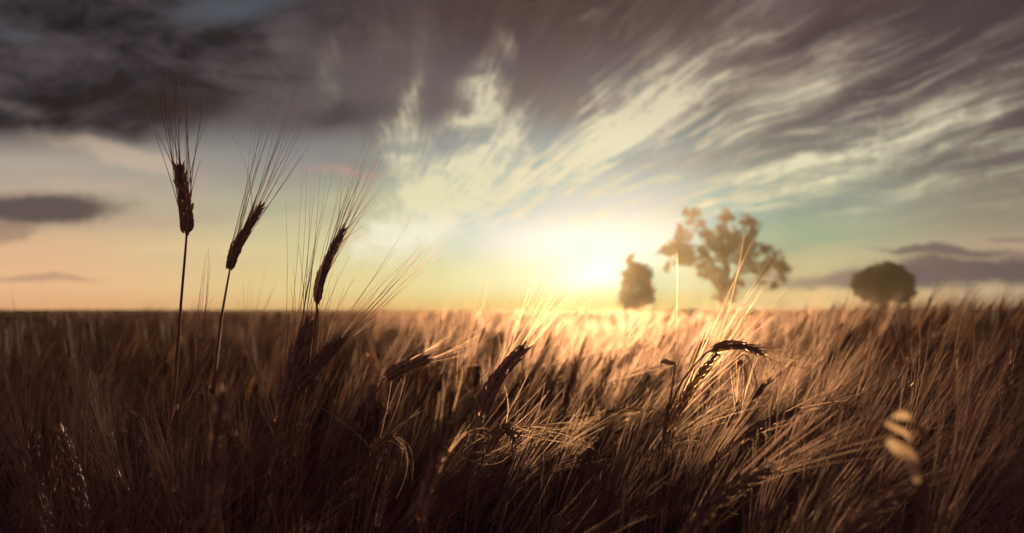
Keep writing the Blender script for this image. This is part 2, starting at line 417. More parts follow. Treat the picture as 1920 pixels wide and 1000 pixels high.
rows = [7.5 * 1.0085 ** i for i in range(436)]; rows = [y for y in rows if y < 165] + [165]
cols = [-1.15 + 2.3 * i / 260 for i in range(261)]
def canopy(x, y):
    k = ss(y, 7.5, 11)
    s = 0.6 + 1.2 * ss(y, 8, 80)
    n = mnoise.noise(Vector((x * 4.0 / s, y * 1.6 / s, 3))) * 0.035 + mnoise.noise(Vector((x * 0.5, y * 0.18, 9))) * 0.03 * (1 + y * 0.004)
    return gh(x, y) + 0.62 + 0.19 * k + n
far = sheet('distant_barley_crop', rows, cols, canopy, M_far, 'stuff')
far['label'] = 'far expanse of ripe brown barley running flat to the horizon'; far['category'] = 'crop'

# ---------------------------------------------------------------- stalks placed one by one
def hero(name, label, Y, ear=None, w=24, stem=(), awns=None, fan=None, dY=0.0, cat='barley stalk', group=None, earmat=None,
         awn_r=0.00043, seed=1, leaves=(), stem_r=0.0011, ragged=.15, Ytip=None, node=False, awnmat=None, stemY=None):
    """ear: pixels from its base to its tip; stem: pixels from the ear down; awns: pixels of the awn tips; fan: (count, angle, spread, length)"""
    rnd = random.Random(seed)
    sp_ = list(stem); n = len(sp_)
    sy = [Y + ((stemY or Y) - Y) * ((i + 1) / max(1, n)) for i in range(n)]
    spts = [at(px, py, y) for (px, py), y in zip(sp_, sy)]
    last = spts[-1]; prev = spts[-2] if len(spts) > 1 else (at(*ear[0], Y) if ear else last + Vector((0, 0, .05)))
    dirn = (last - prev); dirn = dirn / max(abs(dirn.z), 1e-3)
    g = gh(last.x, last.y)
    foot = Vector((last.x + dirn.x * 0.22, last.y + dirn.y * 0.1, g))
    mid = last.lerp(foot, 0.45) + Vector((dirn.x * 0.06, 0, 0))
    root = empty(name, foot, label, cat, group)
    top = [at(*ear[0], Y)] if ear else []
    line = smooth_line(top + spts + [mid, foot], 26)
    mb = MB(); m_ = len(line)
    rr = [stem_r * (0.62 + 0.75 * (i / m_) ** 0.7) for i in range(m_)]
    mb.tube(line, rr, 7)
    if node and ear:                                     # the collar where the ear sits on the stem
        a, b = line[0], line[1]; d = (b - a).normalized()
        mb.tube([a - d * .002, a + d * .001, a + d * .004, a + d * .006], [.0016, .0024, .0022, .0012], 7)
    mb.build('stem', M_stem, root, foot)
    if ear:
        k = len(ear)
        Yt = Ytip or Y
        el = smooth_line([at(px, py, Y + (Yt - Y) * i / (k - 1)) for i, (px, py) in enumerate(ear)], 9)
        mb = MB(); wm = w * .77 / FX * Y
        L = sum((el[i + 1] - el[i]).length for i in range(8))
        tips = ear_mesh(mb, el, wm, rnd, 5, step=max(0.0024, L / 30), ragged=ragged, flo=max(0.009, wm * .72))
        eo = mb.build('ear', earmat or M_ear, root, foot)
        T = (el[-1] - el[-2]).normalized(); mb = MB()
        tg = []
        if awns: tg += [at(px, py, Y + dY + rnd.uniform(-.03, .03)) for px, py in awns]
        if fan:
            for cnt, a0, sprd, ln in fan:
                for i in range(cnt):
                    a = math.radians(a0 + sprd * ((i + rnd.uniform(.1, .9)) / cnt - .5) * 2)
                    l = ln * rnd.uniform(.78, 1.08)
                    q = rnd.uniform(.25, 1.0); b = el[int(q * 8)]
                    bx_, bz_ = 960 + FX * b.x / b.y, HZ - FX * (b.z - CAMZ) / b.y
                    tg.append(at(bx_ + math.cos(a) * l, bz_ - math.sin(a) * l, b.y + rnd.uniform(-.05, .05)))
        X = Vector((1, 0, 0)) - T * T.x; X.normalize()
        for tgt in tg:
            best = None
            for _ in range(10):
                c = rnd.choice(tips)
                v = (tgt - c[0]).normalized(); sc_ = v.dot(c[2]) * 1.6 + v.dot(c[1]) * 0.55 + rnd.random() * 0.15
                if best is None or sc_ > best[0]: best = (sc_, c)
            c = best[1]; d = (tgt - c[0]).length
            ctrl = c[0] + (c[2] * 0.8 + (tgt - c[0]).normalized() * 0.6 + c[1] * 0.12).normalized() * d * 0.45
            awn(mb, c[0], ctrl, tgt, awn_r * rnd.uniform(.8, 1.15), 8)
        mb.build('awns', awnmat or M_awn, eo, None).location = -foot
    for lf in leaves:
        pts, wid, m = lf[:3]; ly = lf[3] if len(lf) > 3 else Y
        l3 = smooth_line([at(px, py, ly) for px, py in pts], 14)
        ws = [wid / FX * ly * 0.5 * (0.35 + 0.65 * math.sin(math.pi * (0.12 + 0.80 * i / 13))) * (1 if i < 13 else .3) for i in range(14)]
        sd0 = Vector((rnd.uniform(.2, .9), -.5, .7)); mb = MB(); mb.ribbon(l3, ws, [sd0 + Vector((0.05 * i, 0.04 * i, -0.03 * i)) for i in range(14)])
        mb.build('leaf', m, root, foot)
    return root

H = hero
H('barley_stalk', 'tall dark barley stalk with a stubby bent-topped ear, leftmost of the ears against the sky', 1.06, [(350, 432), (349, 400), (343, 350), (335, 310)], 31,
  [(350, 440), (346, 490), (340, 560), (334, 640), (326, 740), (317, 860)],
  awns=[(274, 208), (282, 226), (289, 148), (297, 172), (305, 185), (313, 132), (318, 176), (325, 165), (335, 150), (339, 122), (354, 96), (352, 168), (397, 124), (384, 238), (376, 300), (328, 215)],
  seed=11, node=True, awn_r=.00062, ragged=1.0, stem_r=.00155)
H('barley_stalk', 'tall barley stalk with a long right-leaning ear on a curved neck, second against the sky', 1.14, [(431, 502), (440, 470), (463, 430), (490, 386)], 27,
  [(430, 512), (424, 545), (415, 600), (408, 660), (400, 730), (392, 820)],
  awns=[(433, 250), (470, 232), (483, 205), (498, 178), (513, 165), (531, 142), (540, 160), (553, 165), (562, 150), (574, 158), (589, 148), (585, 190), (582, 205), (576, 232), (575, 258), (583, 268), (566, 290), (552, 182), (545, 215), (500, 225), (521, 200), (558, 240), (530, 250)],
  seed=12, node=True, stem_r=.0013, stemY=.78)
H('barley_stalk', 'barley stalk with a slim smooth ear leaning right above the horizon, third against the sky', 1.12, [(596, 562), (599, 530), (618, 480), (645, 428)], 24,
  [(594, 575), (591, 610), (586, 660), (577, 740), (566, 860)],
  awns=[(722, 268), (716, 285), (708, 300), (700, 262), (690, 250), (705, 330), (712, 350), (697, 372), (688, 390), (680, 300), (672, 280), (665, 330), (700, 240), (668, 300), (655, 350), (640, 330), (720, 310), (690, 420)],
  fan=[(9, 62, 12, 190)], seed=13, node=True, leaves=[([(594, 566), (596, 600), (590, 660), (600, 700)], 9, M_leaf)])
H('barley_stalk', 'dark thick barley ear standing upright just below the horizon beside a right-leaning ear', 1.08, [(529, 760), (548, 700), (566, 650), (577, 608)], 43,
  [(526, 775), (520, 810), (513, 860), (508, 910)],
  awns=[(536, 380), (567, 322), (575, 318), (590, 350), (601, 320), (612, 332), (626, 315), (583, 345), (608, 380), (640, 330), (598, 420), (560, 460), (550, 500), (620, 440), (634, 470), (588, 470), (655, 480), (545, 540), (665, 520)], seed=14, stem_r=.0016)
H('barley_stalk', 'dark barley ear tilted far right with long fine awns pointing up at the sky', 1.10, [(560, 722), (585, 695), (612, 665), (642, 634)], 35,
  [(556, 735), (545, 770), (532, 830), (522, 900)],
  awns=[(770, 412), (745, 465), (808, 448), (800, 462), (794, 470), (826, 456), (818, 470), (806, 485), (780, 500), (835, 470), (760, 520), (792, 455), (812, 452), (740, 560), (720, 520), (700, 560)],
  fan=[(8, 45, 14, 180)], seed=15)
H('barley_stalk', 'short narrow barley ear hanging below the right-leaning dark ear', 1.12, [(569, 795), (575, 760), (586, 728), (592, 712)], 25,
  [(567, 810), (564, 850), (556, 900)], fan=[(14, 78, 14, 200)], seed=16)
H('barley_stalk', 'barley stalk with pale bristles spraying up, just left of the dark ears', 1.10, [(530, 850), (524, 820), (517, 790)], 18,
  [(532, 870), (534, 920)], awns=[(450, 624), (456, 650), (462, 640), (470, 668), (478, 630), (484, 652), (494, 640), (504, 655), (513, 650), (446, 690), (452, 712), (444, 672), (468, 720), (488, 690), (500, 700)], seed=17, awn_r=.00042)
H('barley_stalk', 'dark oval barley ear bent over almost level on a thin curved stem left of centre', 1.22, [(725, 708), (745, 694), (775, 682), (803, 673)], 28,
  [(718, 714), (704, 738), (692, 765), (682, 805), (672, 860)], awns=[(862, 618), (905, 615), (880, 664), (840, 640), (925, 604), (900, 628), (870, 655), (892, 640), (852, 660), (846, 628)], seed=18, dY=.03)
H('barley_stalk', 'brown barley ear rising to the right in the centre, long golden awns crossing the horizon', 1.10, [(905, 775), (918, 735), (944, 695), (982, 652)], 37,
  [(903, 790), (896, 830), (886, 880), (878, 930)], awns=[(1091, 524), (1088, 532), (1080, 540), (1060, 518), (1064, 530), (1045, 505), (1031, 506), (1052, 518), (1012, 486), (1018, 500), (1036, 545), (1098, 545), (1020, 560), (990, 540), (1075, 560), (1110, 560)],
  fan=[(7, 62, 14, 170)], seed=19, awn_r=.0003)
H('barley_stalk', 'crumpled barley ear folded back on itself with glinting husks, low in the centre', 1.06, [(914, 846), (928, 818), (945, 803), (958, 808), (966, 830)], 25,
  [(906, 856), (898, 890), (894, 930)], fan=[(14, -4, 10, 170), (10, -170, 16, 120), (8, 66, 22, 120)], seed=20, awn_r=.0003, ragged=1.2, leaves=[([(960, 832), (961, 850), (964, 872)], 5, M_leaf)])
H('barley_stalk', 'small hanging barley ear with a thin leaf blade across it, low left of centre', 1.07, [(700, 852), (706, 836), (722, 822), (738, 818)], 26,
  [(698, 862), (692, 890), (688, 930)], fan=[(12, 60, 30, 120), (8, -70, 14, 110)], seed=21, ragged=.8, leaves=[([(600, 762), (640, 790), (680, 824), (706, 858)], 2.4, M_leaf)])
H('barley_stalk', 'arched barley ear bowing over to the right, its awns streaming level, right of centre', 1.10, [(1336, 656), (1366, 647), (1400, 650), (1432, 666)], 20,
  [(1322, 664), (1298, 690), (1274, 724), (1256, 770), (1244, 812)], awns=[(1475, 640), (1500, 648), (1525, 652), (1548, 660), (1560, 672), (1540, 684), (1510, 690), (1492, 700), (1470, 690), (1520, 668), (1580, 676), (1500, 676), (1530, 640)], seed=22, earmat=M_ear2)
H('barley_stalk', 'long barley ear sloping up beside the bowed ear, pale awns fanning right', 1.13, [(1253, 800), (1275, 762), (1305, 712), (1345, 662)], 24,
  [(1248, 812), (1238, 850), (1226, 910)], awns=[(1395, 440), (1412, 448), (1448, 478), (1455, 490), (1462, 500), (1440, 520), (1484, 520), (1500, 528), (1512, 516), (1430, 540), (1420, 560), (1470, 552), (1490, 560), (1480, 572), (1455, 575), (1410, 580), (1520, 575), (1500, 590), (1438, 590), (1400, 590), (1350, 560), (1330, 600)],
  fan=[(16, 54, 16, 130)], seed=23, awn_r=.00032, earmat=M_ear2)
H('barley_stalk', 'broken upright stem end with a small curled leaf tip and a hair-thin fibre above', 1.14, None, 10,
  [(1267, 682), (1262, 715), (1257, 750), (1246, 820), (1240, 900)], seed=24, stem_r=.0012,
  leaves=[([(1267, 682), (1256, 681), (1246, 678), (1238, 680)], 10, M_stem), ([(1268, 682), (1269, 600), (1270, 540), (1269, 470)], 0.6, M_awn)])
H('barley_stalk', 'small dark barley ear tilted right among upright stems below the arched ear', 1.35, [(1408, 752), (1424, 732), (1446, 712)], 15, [(1406, 765), (1400, 800), (1396, 860)], fan=[(12, 52, 14, 110)], seed=25, earmat=M_ear2)
H('barley_stalk', 'short upright dark barley ear left of the long low-lying ear', 1.3, [(1384, 802), (1383, 780), (1386, 755)], 14, [(1384, 815), (1386, 860), (1388, 900)], fan=[(12, 84, 16, 110)], seed=26, earmat=M_ear2)
H('barley_stalk', 'drooping brown barley ear directly under the arched ear', 1.5, [(1385, 676), (1396, 694), (1400, 722)], 14, [(1388, 668), (1404, 672), (1418, 720), (1420, 800)], fan=[(9, -80, 16, 100)], seed=27, earmat=M_ear2)
H('barley_stalk', 'long dark barley ear lying low and sloping up to the right on the right side', .98, [(1398, 818), (1430, 798), (1465, 780), (1502, 767)], 22, [(1380, 830), (1350, 862), (1330, 910)], fan=[(14, 20, 10, 150)], seed=28)
H('barley_stalk', 'faint brown barley ear curled right in the golden light between the centre ears', 1.7, [(1110, 744), (1122, 728), (1148, 717)], 14, [(1110, 754), (1112, 800), (1112, 860)], fan=[(9, 30, 14, 120)], seed=29, earmat=M_ear2)
H('barley_stalk', 'blurred dark oval ear upright behind the level ear', 1.9, [(694, 778), (694, 750), (700, 722)], 27, [(692, 795), (684, 840), (678, 900)], fan=[(7, 80, 14, 90)], seed=30)
H('barley_stalk', 'thin barley ear with tight upright awns between the first two tall stalks', 1.30, [(370, 712), (371, 680), (376, 632)], 13, [(369, 725), (367, 770), (362, 850)],
  awns=[(388, 470), (391, 466), (386, 490), (393, 482), (384, 510), (396, 500), (388, 530), (380, 520), (392, 540), (397, 560)], seed=31, awn_r=.0004)
H('barley_stalk', 'dark ear close against the foot of the leftmost tall stalk', 1.02, [(318, 830), (326, 800), (334, 768)], 22, [(316, 845), (314, 900), (312, 950)], fan=[(14, 66, 16, 150)], seed=32)
H('barley_stalk', 'large blurred barley ear standing upright close to the camera, lower left', .60, [(396, 980), (400, 900), (408, 820), (418, 735)], 40, [(392, 990), (390, 1060)], fan=[(10, 84, 12, 190)], seed=33)
H('barley_stalk', 'blurred dark ear pointing up from the bottom edge left of centre', .66, [(792, 970), (800, 920), (818, 862)], 38, [(790, 990), (786, 1060)], fan=[(12, 74, 16, 180)], seed=34)
H('barley_stalk', 'sunlit golden blurred ear leaning left behind the level ear', 2.0, [(722, 756), (708, 712), (692, 668)], 20, [(730, 775), (745, 820), (760, 880)], fan=[(9, 104, 8, 80)], seed=35, earmat=M_lit_ear)
H('barley_stalk', 'thin dark ear leaning right in the brown mass on the right side', 1.2, [(1595, 790), (1603, 765), (1614, 735)], 13, [(1592, 805), (1585, 850), (1580, 900)], fan=[(12, 66, 12, 130)], seed=36)
H('barley_stalk', 'thin dark ear leaning left below the round tree', 1.6, [(1712, 716), (1706, 696), (1702, 676)], 12, [(1714, 728), (1720, 770), (1722, 840)], fan=[(10, 100, 12, 110)], seed=37)
H('barley_stalk', 'slender pale stalk with straight awns crossing the horizon, far right', 1.25, [(1776, 740), (1784, 710), (1792, 680)], 10, [(1774, 755), (1768, 800), (1764, 860)],
  awns=[(1817, 545), (1812, 556), (1820, 562), (1826, 580), (1808, 590), (1830, 600)], seed=38, awn_r=.0004)
H('barley_stalk', 'thin dark ear near the right edge of the field', 1.3, [(1888, 720), (1890, 700), (1893, 682)], 12, [(1887, 735), (1884, 780), (1880, 860)], fan=[(10, 78, 12, 120)], seed=39)
H('barley_stalk', 'broken stalk with bright bent leaf blades, lower right', .46, None, 10,
  [(1722, 905), (1732, 960), (1738, 1040)], seed=40, stem_r=.002,
  leaves=[([(1660, 790), (1676, 779), (1692, 778), (1706, 785)], 17, M_lit_leaf), ([(1660, 792), (1678, 802), (1694, 810), (1708, 824)], 10, M_lit_leaf),
          ([(1666, 824), (1684, 840), (1706, 860), (1722, 912)], 26, M_lit_leaf), ([(1716, 792), (1722, 800), (1730, 812), (1748, 840)], 12, M_leaf)])
H('barley_stalk', 'small dark curled leaf tip on a bent stem in the crop at far left', 1.2, None, 10, [(262, 778), (272, 800), (280, 850), (286, 920)], seed=41,
  leaves=[([(262, 780), (250, 774), (240, 776), (234, 784)], 9, M_leaf)])
H('barley_stalk', 'barley stalk with a wide fan of faint upright awns at the left', 1.15, [(170, 850), (165, 810), (158, 775)], 17, [(171, 870), (174, 920)],
  awns=[(108, 618), (118, 640), (130, 604), (138, 620), (150, 610), (160, 625), (168, 600), (176, 640), (122, 665), (104, 660), (144, 640), (182, 632), (98, 700), (128, 690)], seed=42, awn_r=.00042)

H('barley_stalk', 'thin barley stalk whose faint awns cross the horizon left of the central ear', 1.35, [(858, 748), (862, 722), (868, 698)], 14, [(856, 765), (852, 810), (850, 870)],
  awns=[(886, 512), (878, 540), (907, 518), (915, 528), (922, 524), (868, 560), (948, 566), (896, 560), (860, 590), (930, 590), (912, 600)], seed=43, awn_r=.0003)
H('barley_stalk', 'out of focus stalk with upright awns just right of the second tall stalk', 2.0, [(455, 706), (457, 685), (462, 664)], 13, [(454, 720), (452, 760), (450, 800)],
  awns=[(456, 530), (468, 520), (474, 545), (498, 505), (512, 540), (520, 530), (448, 560)], seed=44, awn_r=.0006)
H('barley_stalk', 'slim dark ear with short tight bristles low between the dark ears and the level ear', 1.16, [(470, 905), (466, 870), (462, 842)], 15, [(472, 920), (474, 960)], fan=[(10, 100, 12, 130)], seed=45)
H('barley_stalk', 'long ear lying nearly level behind the golden tangle, left of the broken stem end', 1.5, [(1225, 768), (1190, 768), (1150, 772), (1124, 776)], 12, [(1240, 772), (1252, 800), (1256, 860)],
  awns=[(1000, 800), (1020, 790), (1040, 800), (1060, 780), (1010, 815), (1070, 800), (1050, 812)], seed=46, earmat=M_ear2)

# ---------------------------------------------------------------- barley plants of the near crop: a few built with their parts, then copied
def make_plant(seed, lean, nod, n_till=3):
    rnd = random.Random(seed)
    root = empty('barley_plant', (0, 0, 0))
    for k in range(n_till):
        a = rnd.uniform(0, 6.28); h = rnd.uniform(.66, .77); ln = lean + rnd.uniform(-9, 9); nd = nod + rnd.uniform(-14, 22)
        foot = Vector((math.cos(a) * .012, math.sin(a) * .012, -0.02))
        off = math.tan(math.radians(ln)) ; dy_ = rnd.uniform(-.10, .10)
        pts = [foot + Vector((off * .05 * (t ** 2) * 4 * h + math.cos(a) * .03 * t, dy_ * t * t + math.sin(a) * .03 * t, h * t)) for t in (0, .25, .5, .75, 1)]
        line = smooth_line(pts, 14); mb = MB()
        mb.tube(line, [.0016 - .0007 * i / 13 for i in range(14)], 5); mb.build('stem', M_stem, root)
        el = [line[-1]]; d = math.radians(90 - ln); L = rnd.uniform(.06, .085)
        yaw = rnd.uniform(-.35, .35)
        for i in range(7):
            d -= math.radians(nd) / 7
            el.append(el[-1] + Vector((math.cos(d) * math.cos(yaw), math.cos(d) * math.sin(yaw), math.sin(d))) * L / 7)
        mb = MB(); tips = ear_mesh(mb, el, rnd.uniform(.010, .0135), rnd, 4, step=.0042)
        ear = mb.build('ear', M_ear, root); mb = MB()
        rnd.shuffle(tips)
        for c in tips[:26]:
            l = rnd.uniform(.09, .14); sp_ = rnd.uniform(.10, .34)
            d0 = (c[2] + c[1] * sp_).normalized(); ctrl = c[0] + (c[2] + c[1] * .10).normalized() * l * .45
            tip = c[0] + d0 * l + Vector((rnd.uniform(-.004, .012), rnd.uniform(-.006, .006), -.002 - .01 * rnd.random()))
            awn(mb, c[0], ctrl, tip, .00026, 5)
        mb.build('awns', M_awn, ear)
    for k in range(3 if seed % 3 == 0 else 2):
        a = rnd.uniform(0, 6.28); z0 = rnd.uniform(.38, .58) if k < 2 else rnd.uniform(.60, .70); L = rnd.uniform(.12, .2)
        d2 = Vector((math.cos(a), math.sin(a), 0)); x0 = Vector((lean * .0006, 0, z0))
        pts = [x0, x0 + d2 * L * .2 + Vector((0, 0, L * .42)), x0 + d2 * L * .55 + Vector((0, 0, L * .5)), x0 + d2 * L * .85 + Vector((0, 0, L * .15))]
        l3 = smooth_line(pts, 10); mb = MB()
        mb.ribbon(l3, [.0045 * (0.4 + .6 * math.sin(math.pi * (.15 + .8 * i / 9))) for i in range(10)], [Vector((-d2.y + .1 * i, d2.x, .05 * i)) for i in range(10)])
        mb.build('leaf', M_leaf, root)
    return root
protos = [make_plant(100 + i, ln, nd) for i, (ln, nd) in enumerate([(4, 4), (8, 14), (14, 10), (20, 22), (26, 30), (12, 45), (-6, 2), (30, 16), (22, 60)])]
lean_of = [4, 8, 14, 20, 26, 12, -6, 30, 22]
used = set()
def copy_tree(o, parent=None):
    c = o.copy(); col.objects.link(c)
    if parent: c.parent = parent
    for ch in o.children: copy_tree(ch, c)
    return c
rnd = random.Random(5)
GL = {'close': ('blurred barley plant close to the camera along the bottom edge of the picture', 'blurred barley plants along the bottom edge'),
      'left': ('brown barley plant with upright awns in the dark near crop under the tall stalks', 'near barley plants on the left'),
      'mid': ('golden barley plant with tangled awns in the sunlit near crop in the centre', 'near barley plants in the centre'),
      'right': ('brown barley plant with awns combed to the right in the near crop below the trees', 'near barley plants on the right')}
spots = []
tries = 0
while len(spots) < 262 and tries < 60000:
    tries += 1
    y = math.sqrt(rnd.uniform(.46 ** 2, 2.15 ** 2)); b = rnd.uniform(-.56, .56); x = b * y
    if all((x - p[0]) ** 2 + (y - p[1]) ** 2 > (.052 + .018 * y) ** 2 for p in spots): spots.append((x, y))
spots.sort(key=lambda p: p[1])
for x, y in spots:
    b = x / y
    w = [0, 1, 6, 1, 2, 5] if b < -.2 else ([1, 2, 3, 0, 5, 4, 7] if b < .12 else [2, 3, 2, 7, 3, 4, 1, 5, 8])
    k = rnd.choice(w); p = protos[k]
    if k in used: r = copy_tree(p)
    else: r = p; used.add(k)
    s = rnd.uniform(.93, 1.07)
    if y < .85: s *= .93 + .07 * ss(y, .45, .85)
    if b > .1: s *= 1.02
    if -.30 < b < .06 and y < 1.25: s *= .945
    if .12 < b < .26 and y < 1.2: s *= .96
    if -.5 < b < -.02 and y > 1.1: s *= 1 - .07 * ss(y, 1.1, 1.5)
    r.location = (x, y, gh(x, y)); r.rotation_euler = (rnd.uniform(-.05, .05), rnd.uniform(-.06, .09), rnd.uniform(-.55, .55) + (math.pi if (b < -.15 and rnd.random() < .22) else 0))
    r.scale = (s, s, s)
    g = 'close' if y < .72 else ('left' if b < -.2 else ('mid' if b < .17 else 'right'))
    zx = ['at the far left', 'beneath the tall stalks', 'left of centre', 'below the setting sun', 'below the broad tree', 'below the round tree'][min(5, int((b + .56) / 1.12 * 6))]
    zy = 'bottom edge' if y < .85 else ('middle rows' if y < 1.55 else 'back rows')
    tone = {'close': 'blurred dark', 'left': 'dark brown upright', 'mid': 'golden brown tangled', 'right': 'brown right-swept'}[g]
    r['label'] = '%s barley plant %s, %s of the near crop' % (tone, zx, zy) if zy != 'bottom edge' else '%s barley plant %s, along the bottom edge' % (tone, zx)
    r['group'] = 'barley plants %s, %s, %s' % (zx, zy, tone); r['category'] = 'barley plant'

# ---------------------------------------------------------------- the rest of the crop as one mass, tiller by tiller
def template(seed, lean, nod, awns, seg, ear_full, sides=3):
    rnd = random.Random(seed); mb = MB(); h = rnd.uniform(.66, .78)
    off = math.tan(math.radians(lean)); dy_ = rnd.uniform(-.08, .08)
    pts = [Vector((off * .2 * h * t * t, dy_ * t * t, h * t)) for t in (0, .4, .75, 1)]
    mb.tube(pts, [.0015, .0014, .0012, .001], 3, cap=False)
    el = [pts[-1]]; d = math.radians(90 - lean); L = rnd.uniform(.06, .085); yaw = rnd.uniform(-.5, .5)
    for i in range(4):
        d -= math.radians(nod) / 4; el.append(el[-1] + Vector((math.cos(d) * math.cos(yaw), math.cos(d) * math.sin(yaw), math.sin(d))) * L / 4)
    T = (el[-1] - el[-2]).normalized()
    e0 = len(mb.f)
    if ear_full:
        mb.tube(el, [.003, .0055, .006, .005, .002], 5)
        for i in range(10):
            t = i / 9 * 3.99; k = int(t); p = el[k].lerp(el[k + 1], t - k); a = math.radians(180 * (i % 2) + rnd.uniform(-40, 40))
            X = T.orthogonal().normalized(); Yv = T.cross(X); R_ = X * math.cos(a) + Yv * math.sin(a)
            mb.tube([p + R_ * .003, p + R_ * .0055 + T * .005, p + R_ * .0065 + T * .012], [.0015, .0022, .0004], 3, cap=False)
    else: mb.tube([el[0], el[2], el[-1]], [.003, .0065, .002], 4, cap=False)
    e1 = len(mb.f)
    for i in range(awns):
        q = rnd.uniform(.2, 1) * 3.99; k = int(q); p = el[k].lerp(el[k + 1], q - k); l = rnd.uniform(.09, .14)
        X = T.orthogonal().normalized(); Yv = T.cross(X); a = rnd.uniform(0, 6.28); R_ = X * math.cos(a) + Yv * math.sin(a)
        tip = p + (T + R_ * rnd.uniform(.08, .36)).normalized() * l + Vector((.005, 0, -.004))
        awn(mb, p + R_ * .004, p + (T + R_ * .08).normalized() * l * .5, tip, .00031 if seg > 2 else .0008, seg)
    V = np.array([tuple(v) for v in mb.v], dtype=np.float32)
    tri = []; mi = []
    for j, f in enumerate(mb.f):
        for i in range(1, len(f) - 1): tri.append((f[0], f[i], f[i + 1])); mi.append(1 if e0 <= j < e1 else 0)
    return V, np.array(tri, dtype=np.int32), np.array(mi, dtype=np.int32)
def mass(name, label, temps, places, m, cat='crop'):
    Vs = []; Fs = []; Ms = []; off = 0
    for (x, y, z, s, rz, tx, ty, k) in places:
        V, F = temps[k][:2]; c, sn = math.cos(rz), math.sin(rz)
        P = V * s; X = P[:, 0] + P[:, 2] * tx; Yv = P[:, 1] + P[:, 2] * ty
        Q = np.empty_like(P); Q[:, 0] = X * c - Yv * sn + x; Q[:, 1] = X * sn + Yv * c + y; Q[:, 2] = P[:, 2] + z
        Vs.append(Q); Fs.append(F + off); Ms.append(temps[k][2] if len(temps[k]) > 2 else np.zeros(len(F), dtype=np.int32)); off += len(V)
    V = np.concatenate(Vs); F = np.concatenate(Fs); nf = len(F)
    me = bpy.data.meshes.new(name); me.vertices.add(len(V)); me.vertices.foreach_set('co', V.ravel())
    me.loops.add(nf * 3); me.loops.foreach_set('vertex_index', F.ravel())
    me.polygons.add(nf); me.polygons.foreach_set('loop_start', np.arange(0, nf * 3, 3, dtype=np.int32)); me.polygons.foreach_set('loop_total', np.full(nf, 3, dtype=np.int32))
    me.update(calc_edges=True); me.materials.append(m); me.materials.append(M_ear2); me.polygons.foreach_set('material_index', np.concatenate(Ms)); me.polygons.foreach_set('use_smooth', np.ones(nf, dtype=bool))
    o = bpy.data.objects.new(name, me); col.objects.link(o); o['kind'] = 'stuff'; o['label'] = label; o['category'] = cat
    print(name, nf); return o
LN = [(0, 4), (6, 10), (12, 20), (20, 14), (28, 24), (10, 50), (34, 30), (-8, 4)]
T1 = [template(300 + i, *LN[i % 8], 16, 3, True) for i in range(16)]
T2 = [template(340 + i, *LN[i % 8], 7, 1, False) for i in range(16)]
rnd = random.Random(9)
def places(n, y0, y1, half, margin):
    P = []
    while len(P) < n:
        y = math.sqrt(rnd.uniform(y0 ** 2, y1 ** 2)); x = rnd.uniform(-1, 1) * (half * y + margin); b = x / y
        # the crop stands in uneven drifts, higher here and lower there
        dn = mnoise.noise(Vector((x * .9, y * .7, 2)))
        if rnd.random() < .35 - dn * .6: continue
        k = rnd.choice([0, 1, 7, 2, 8, 9, 15, 10] if b < -.2 else ([0, 1, 2, 3, 5, 8, 9, 10, 11, 13] if b < .12 else [1, 2, 3, 9, 10, 11, 4, 5]))
        s = (rnd.uniform(.90, 1.06) + .05 * dn) * (1.0 + .04 * ss(b, .2, .4))
        P.append((x, y, gh(x, y) - .01, s, rnd.uniform(-.9, .9), rnd.uniform(-.08, .10), rnd.uniform(-.08, .08), k))
    return P
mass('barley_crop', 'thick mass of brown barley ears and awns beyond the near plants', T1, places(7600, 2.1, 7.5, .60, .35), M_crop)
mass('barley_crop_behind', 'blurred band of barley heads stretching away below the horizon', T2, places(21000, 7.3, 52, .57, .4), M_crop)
# undergrowth between the near stems: fallen straw, blades and late tillers
def under_t(seed):
    rnd = random.Random(seed); mb = MB()
    for i in range(5):
        a = rnd.uniform(0, 6.28); h = rnd.uniform(.42, .66); l = rnd.uniform(.02, .16)
        p = Vector((rnd.uniform(-.03, .03), rnd.uniform(-.03, .03), 0)); d = Vector((math.cos(a), math.sin(a), 0))
        mb.tube([p, p + d * l * .3 + Vector((0, 0, h * .6)), p + d * l + Vector((0, 0, h))], [.0015, .0013, .0006], 3, cap=False)
        q = p + d * l * .3 + Vector((0, 0, h * .6)); a2 = rnd.uniform(0, 6.28); e = Vector((math.cos(a2), math.sin(a2), 0))
        L = rnd.uniform(.08, .18); sdv = Vector((-e.y, e.x, 0)) * rnd.uniform(.002, .004)
        n0 = len(mb.v); A = q; B = q + e * L * .4 + Vector((0, 0, L * .5)); C = q + e * L + Vector((0, 0, L * .3))
        mb.v += [A - sdv, A + sdv, B + sdv, B - sdv, C + sdv * .2, C - sdv * .2]; mb.f += [(n0, n0 + 1, n0 + 2, n0 + 3), (n0 + 3, n0 + 2, n0 + 4, n0 + 5)]
    V = np.array([tuple(v) for v in mb.v], dtype=np.float32); tri = []
    for f in mb.f:
        for i in range(1, len(f) - 1): tri.append((f[0], f[i], f[i + 1]))
    return V, np.array(tri, dtype=np.int32)
T3 = [under_t(500 + i) for i in range(10)]
P3 = []
for i in range(5200):
    y = math.sqrt(rnd.uniform(0, 3.4 ** 2)) + .12; x = rnd.uniform(-1, 1) * (.62 * y + .35)
    P3.append((x, y, gh(x, y), rnd.uniform(.8, 1.12), rnd.uniform(0, 6.28), rnd.uniform(-.1, .14), rnd.uniform(-.1, .1), rnd.randrange(10)))
mass('crop_undergrowth', 'dark tangle of straw and dry blades low between the barley stems', T3, P3, M_under, 'undergrowth')

